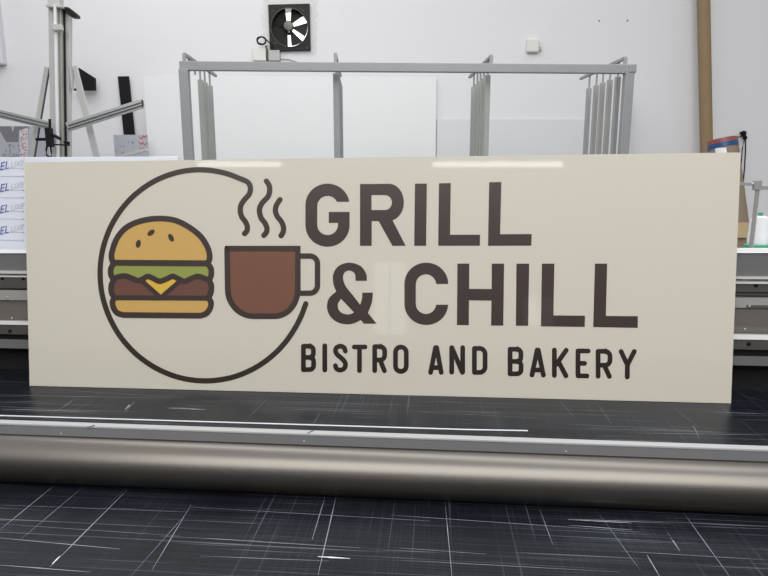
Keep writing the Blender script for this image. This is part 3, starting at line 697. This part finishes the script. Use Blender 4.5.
# black offcuts and printed boards on the wall behind the mast
g = MB().prism([on_w(*p_, WD - .10) for p_ in ((78.3, 67.5), (94.6, 78), (95, 90.3), (72.5, 90.3), (72.5, 88.5), (79, 88))], wy * .03)
tag(g.build('wall_bracket', 'black', bevel=.002), 'black angular bracket on the wall behind the mast brace', 'bracket')
p, q_ = on_w(123.5, 76.4, WD - .03), on_w(129.3, 134, WD - .03)
q_ = p + (q_ - p) * ((p.z) / (p.z - q_.z))
tag(MB().bar(p, q_, 10 / 600 * WD, .02).build('black_strip', 'black', bevel=.001), 'flat black strip leaning upright on the back wall behind the right arm', 'strip')
def board(x0, y0, x1, D, label, m='map_grey'):
    p, q2 = on_w(x0, y0, D), on_w(x1, y0, D)
    t = thing('printed_board', label, 'board', wpt((along(p) + along(q2)) / 2, D, 0))
    MB().box(wpt(along(p), D, 0), wx * (along(q2) - along(p)), wy * .01, wz * p.z).build('board_face', m, t)
    return t
b1 = board(-60, 126, 46, 5.0, 'grey printed board with a dark shape and red marks at the far left')
dk = 5.0 - .0012
MB().prism([on_w(*p_, dk) for p_ in ((-40, 126.3), (29, 126.3), (29, 129.5), (19, 130.5), (18.5, 142), (6, 142), (0, 131), (-40, 131))], wy * .0006).build('dark_print', 'map_dark', b1)
MB().prism([on_w(*p_, dk - .001) for p_ in ((11, 126.3), (14.5, 126.3), (12.8, 132.5))], wy * .0006).build('print_notch', 'map_grey', b1)
MB().prism([on_w(*p_, dk - .0006) for p_ in ((19.5, 130.5), (28, 127.5), (28, 157.5), (20.5, 157.5))], wy * .0004).build('white_print', 'map_white', b1)
text_part('W CAN', 'map_dark', b1, on_w(2, 157, dk), wx, wz, 0.040, name='print_text')
def marks(par, n, x0, y0, x1, y1, D, m, sz):
    g = MB()
    for _ in range(n):
        c = on_w(random.uniform(x0, x1), random.uniform(y0, y1), D); a = random.uniform(0, 6.28)
        g.bar(c, c + (wx * math.cos(a) + wz * math.sin(a)) * sz, sz * .35, .0005)
    g.build('red_specks' if m == 'red_mark' else 'dark_specks', m, par)['kind'] = 'stuff'
marks(b1, 34, 20.5, 131, 27, 157, dk - .0012, 'red_mark', .012); marks(b1, 16, 20.5, 131, 27, 157, dk - .0012, 'map_dark', .011)
marks(b1, 9, 4, 144, 19, 152, dk - .0012, 'map_dark', .016)
b2 = board(113.3, 134.8, 147, 4.95, 'small grey printed board with red arrow marks beside the large white sheet')
dk = 4.95 - .0012
marks(b2, 12, 115, 137, 134, 155, dk, 'map_dark', .014)
g = MB()
for cx, cy in ((141, 138), (145, 136.5), (141, 143.5), (145, 144), (142, 149)):
    g.bar(on_w(cx - 2.2, cy - 1.4, dk), on_w(cx, cy + 1, dk), .007, .0005); g.bar(on_w(cx + 2.2, cy - 1.4, dk), on_w(cx, cy + 1, dk), .007, .0005)
g.build('red_arrows', 'red_mark', b2)

# ---------------------------------------------------------------- right side: tubes, cables, thread cones
p, q_ = on_w(702.3, -60, WD - .10), on_w(706.6, 154, WD - .16)
q_ = p + (q_ - p) * (p.z / (p.z - q_.z))
tag(MB().tube([p, q_], 11.3 / 600 * WD / 2, 24).build('cardboard_tube', 'card', smooth=True), 'tall thin brown cardboard tube leaning on the back wall at right', 'tube')
CD = 4.4
cr_ = 27 / 600 * CD / 2
p = on_w(722.0, 139.5, CD); q_ = on_w(735, 237, CD - .12); ax_ = (q_ - p).normalized(); q_ = p + ax_ * (p.z - .03) / -ax_.z
CT = thing('carton_roll', 'wide cardboard roll banded with red and blue tape behind the sign corner', 'roll', q_)
MB().tube([p + ax_ * .002, q_], cr_, 32).build('core', 'card_b', CT, smooth=True)
MB().tube([p, p + ax_ * .033], cr_ * 1.02, 32).build('red_band', 'tape_red', CT, smooth=True)
MB().tube([p + ax_ * .030, p + ax_ * .064], cr_ * 1.025, 32).build('blue_band', 'tape_blue', CT, smooth=True)
rt_ = (wx * 1.0)
g = MB()
for k in range(6):
    a = [math.radians(-152 + 7 * (k + j)) for j in (0, 1)]
    P_ = [p + ax_ * h + (wx * math.cos(t) + wy * math.sin(t)) * cr_ * 1.012 for t in a for h in (.064, .16)]
    g.face([P_[0], P_[1], P_[3], P_[2]])
g.build('paper_label', 'lip', CT)
uu = (wx - ax_ * wx.dot(ax_)).normalized(); vv = ax_.cross(uu)
if vv.dot(wy) < 0: vv = -vv
for h0, d0 in ((.14, -100), (.14, -60), (.40, -38), (.53, -38)):
    o = text_part('ORA', 'blue_ink', CT, (0, 0, 0), (1, 0, 0), (0, 1, 0), .036)
    for v in o.data.vertices:
        c = v.co + CT.location; a = math.radians(d0) + c.x / cr_
        v.co = p + ax_ * (h0 - c.y) + (uu * math.cos(a) + vv * math.sin(a)) * cr_ * 1.015 - CT.location
c0, c1 = on_w(700, 250, 3.9), on_w(748, 222.5, 3.9)
BX = thing('cardboard_box', 'open light cardboard box below the carton roll at right', 'box', wpt(along(c0) + .15, 4.0, 0))
bw_, bh_ = along(c1) - along(c0), on_w(748, 238, 3.9).z
for a_, d_, dx_, dy_ in ((0, 0, bw_, .006), (0, .9, bw_, .006), (0, .006, .006, .89), (bw_ - .006, .006, .006, .89)):
    MB().box(wpt(along(c0) + a_, 3.9 + d_, 0.001), wx * dx_, wy * dy_, wz * bh_).build('box_side', 'card_b', BX)
MB().box(wpt(along(c0), 3.88, on_w(748, 237.5, 3.9).z), wx * (along(c1) - along(c0)), wy * .01, wz * (c1.z - on_w(748, 237.5, 3.9).z)).build('box_flap', 'card_lt', BX, bevel=.001)
hd = WD - .03
HK = thing('wall_hook', 'black hook with hanging knot on the back wall at far right', 'hook', on_w(744, 135, WD))
g = MB(); h = lambda *pt: [on_w(x, y, hd) for x, y in pt]
g.tube(h((740.5, 133.5), (743, 132), (745.5, 133.5), (746, 137), (744, 139)), .013, 8); g.tube(h((742, 134.5), (744.5, 136), (745.5, 139.5)), .014, 8); g.tube(h((743, 131.7), (746.3, 131.2)), .005, 6)
g.build('hook', 'black', HK, smooth=True)
MB().lathe(on_w(743.5, 134, WD), [(.02, 0), (.02, .008), (.01, .012)], -wy, 12).build('hook_plate', 'black', HK)
for pts, lab in ((((738, 137.5), (741, 136.3), (744.5, 136.5)), 'short black cord tied sideways from the wall hook to the carton roll'),
                 (((744.5, 138), (742.5, 148), (741, 165), (741.5, 200)), 'thin black cord hanging from the wall hook, left of the pair'),
                 (((745.3, 139), (745.5, 150), (744.5, 168), (743, 184), (742.5, 205)), 'thicker black cord hanging from the wall hook, right of the pair')):
    tag(MB().tube([on_w(x, y, hd - (.06 if 'thicker' in lab else .02)) for x, y in pts], .006 if 'thicker' in lab else .0045, 6).build('cord', 'black', smooth=True), lab, 'cord')
# thread stand and cones on top of the machine beam
tz = floor_z(1.12) + 0.001
SY = 1.62
def sy(x, y): return on_y(x, y, SY)
TS = thing('thread_stand', 'grey metal stand arm with slanted leg on the machine beam at far right', 'stand', V((sy(751, 252).x, SY, tz)))
MB().bar(sy(700, 183), sy(757, 184.2), 3.0 / 600 * SY, .006, (0, 1, 0)).build('cross_bar', 'beam_mid', TS, bevel=.0008)
MB().bar(sy(759, 187.8), sy(800, 187.8), 3.4 / 600 * SY, .006, (0, 1, 0)).build('cross_bar', 'beam_mid', TS, bevel=.0008)
MB().bar(sy(757.2, 180.5), sy(757, 190), 7 / 600 * SY, .012, (0, 1, 0)).build('joint_block', 'beam_mid', TS, bevel=.001)
MB().cbox(sy(752.5, 182.9), (0.006, 0, 0), (0, .007, 0), (0, 0, .004)).build('bar_slot', 'lip', TS)
pa, pb = sy(757.3, 190), sy(750.6, 249)
pb = pa + (pb - pa) * ((pa.z - tz) / (pa.z - pb.z))
MB().bar(pa, pb, 2.9 / 600 * SY, .006, (0, 1, 0)).build('leg', 'beam_mid', TS, bevel=.0008)
MB().bar(pa + V((.004, -.004, 0)), pb + V((.003, -.004, 0)), .8 / 600 * SY, .002, (0, 1, 0)).build('leg_highlight_edge', 'alu_light', TS)
CY = 1.72
def cone(cx, ytop, label):
    base = on_y(cx, 247, CY); b = V((base.x, CY, tz)); Hc = on_y(cx, ytop, CY).z - tz
    r = 8.8 / 600 * CY
    t = thing('thread_cone', label, 'thread cone', b, 'white thread cones on the machine')
    MB().lathe(b, [(r * 1.2, 0), (r * 1.25, .054), (r * 1.0, .057)], n=28).build('cone_base', 'green', t, smooth=True)
    MB().lathe(b + V((0, 0, .056)), [(r * .96, 0), (r, .01), (r * .93, Hc * .80 - .05), (r * .80, Hc * .90 - .05), (r * .45, Hc * .93 - .05)], n=28).build('thread', 'thread', t, smooth=True)
    MB().lathe(b + V((0, 0, .004 + Hc * .92)), [(r * .26, 0), (r * .22, Hc * .09)], n=20).build('cone_tip', 'green', t, smooth=True)
    return t
c1 = cone(756.8, 214.5, 'white thread cone on green base behind the stand leg, leftmost of the cones')
cx2 = on_y(775.3, 247, CY + .01)
c2 = c1.copy(); C.objects.link(c2); c2.location = V((cx2.x, CY + .01, tz + 0.0)); c2['label'] = 'white thread cone on green base cut off by the right picture edge'
for ch in list(c1.children):
    d = ch.copy(); C.objects.link(d); d.parent = c2
tp = on_y(744, 246.6, 1.62)
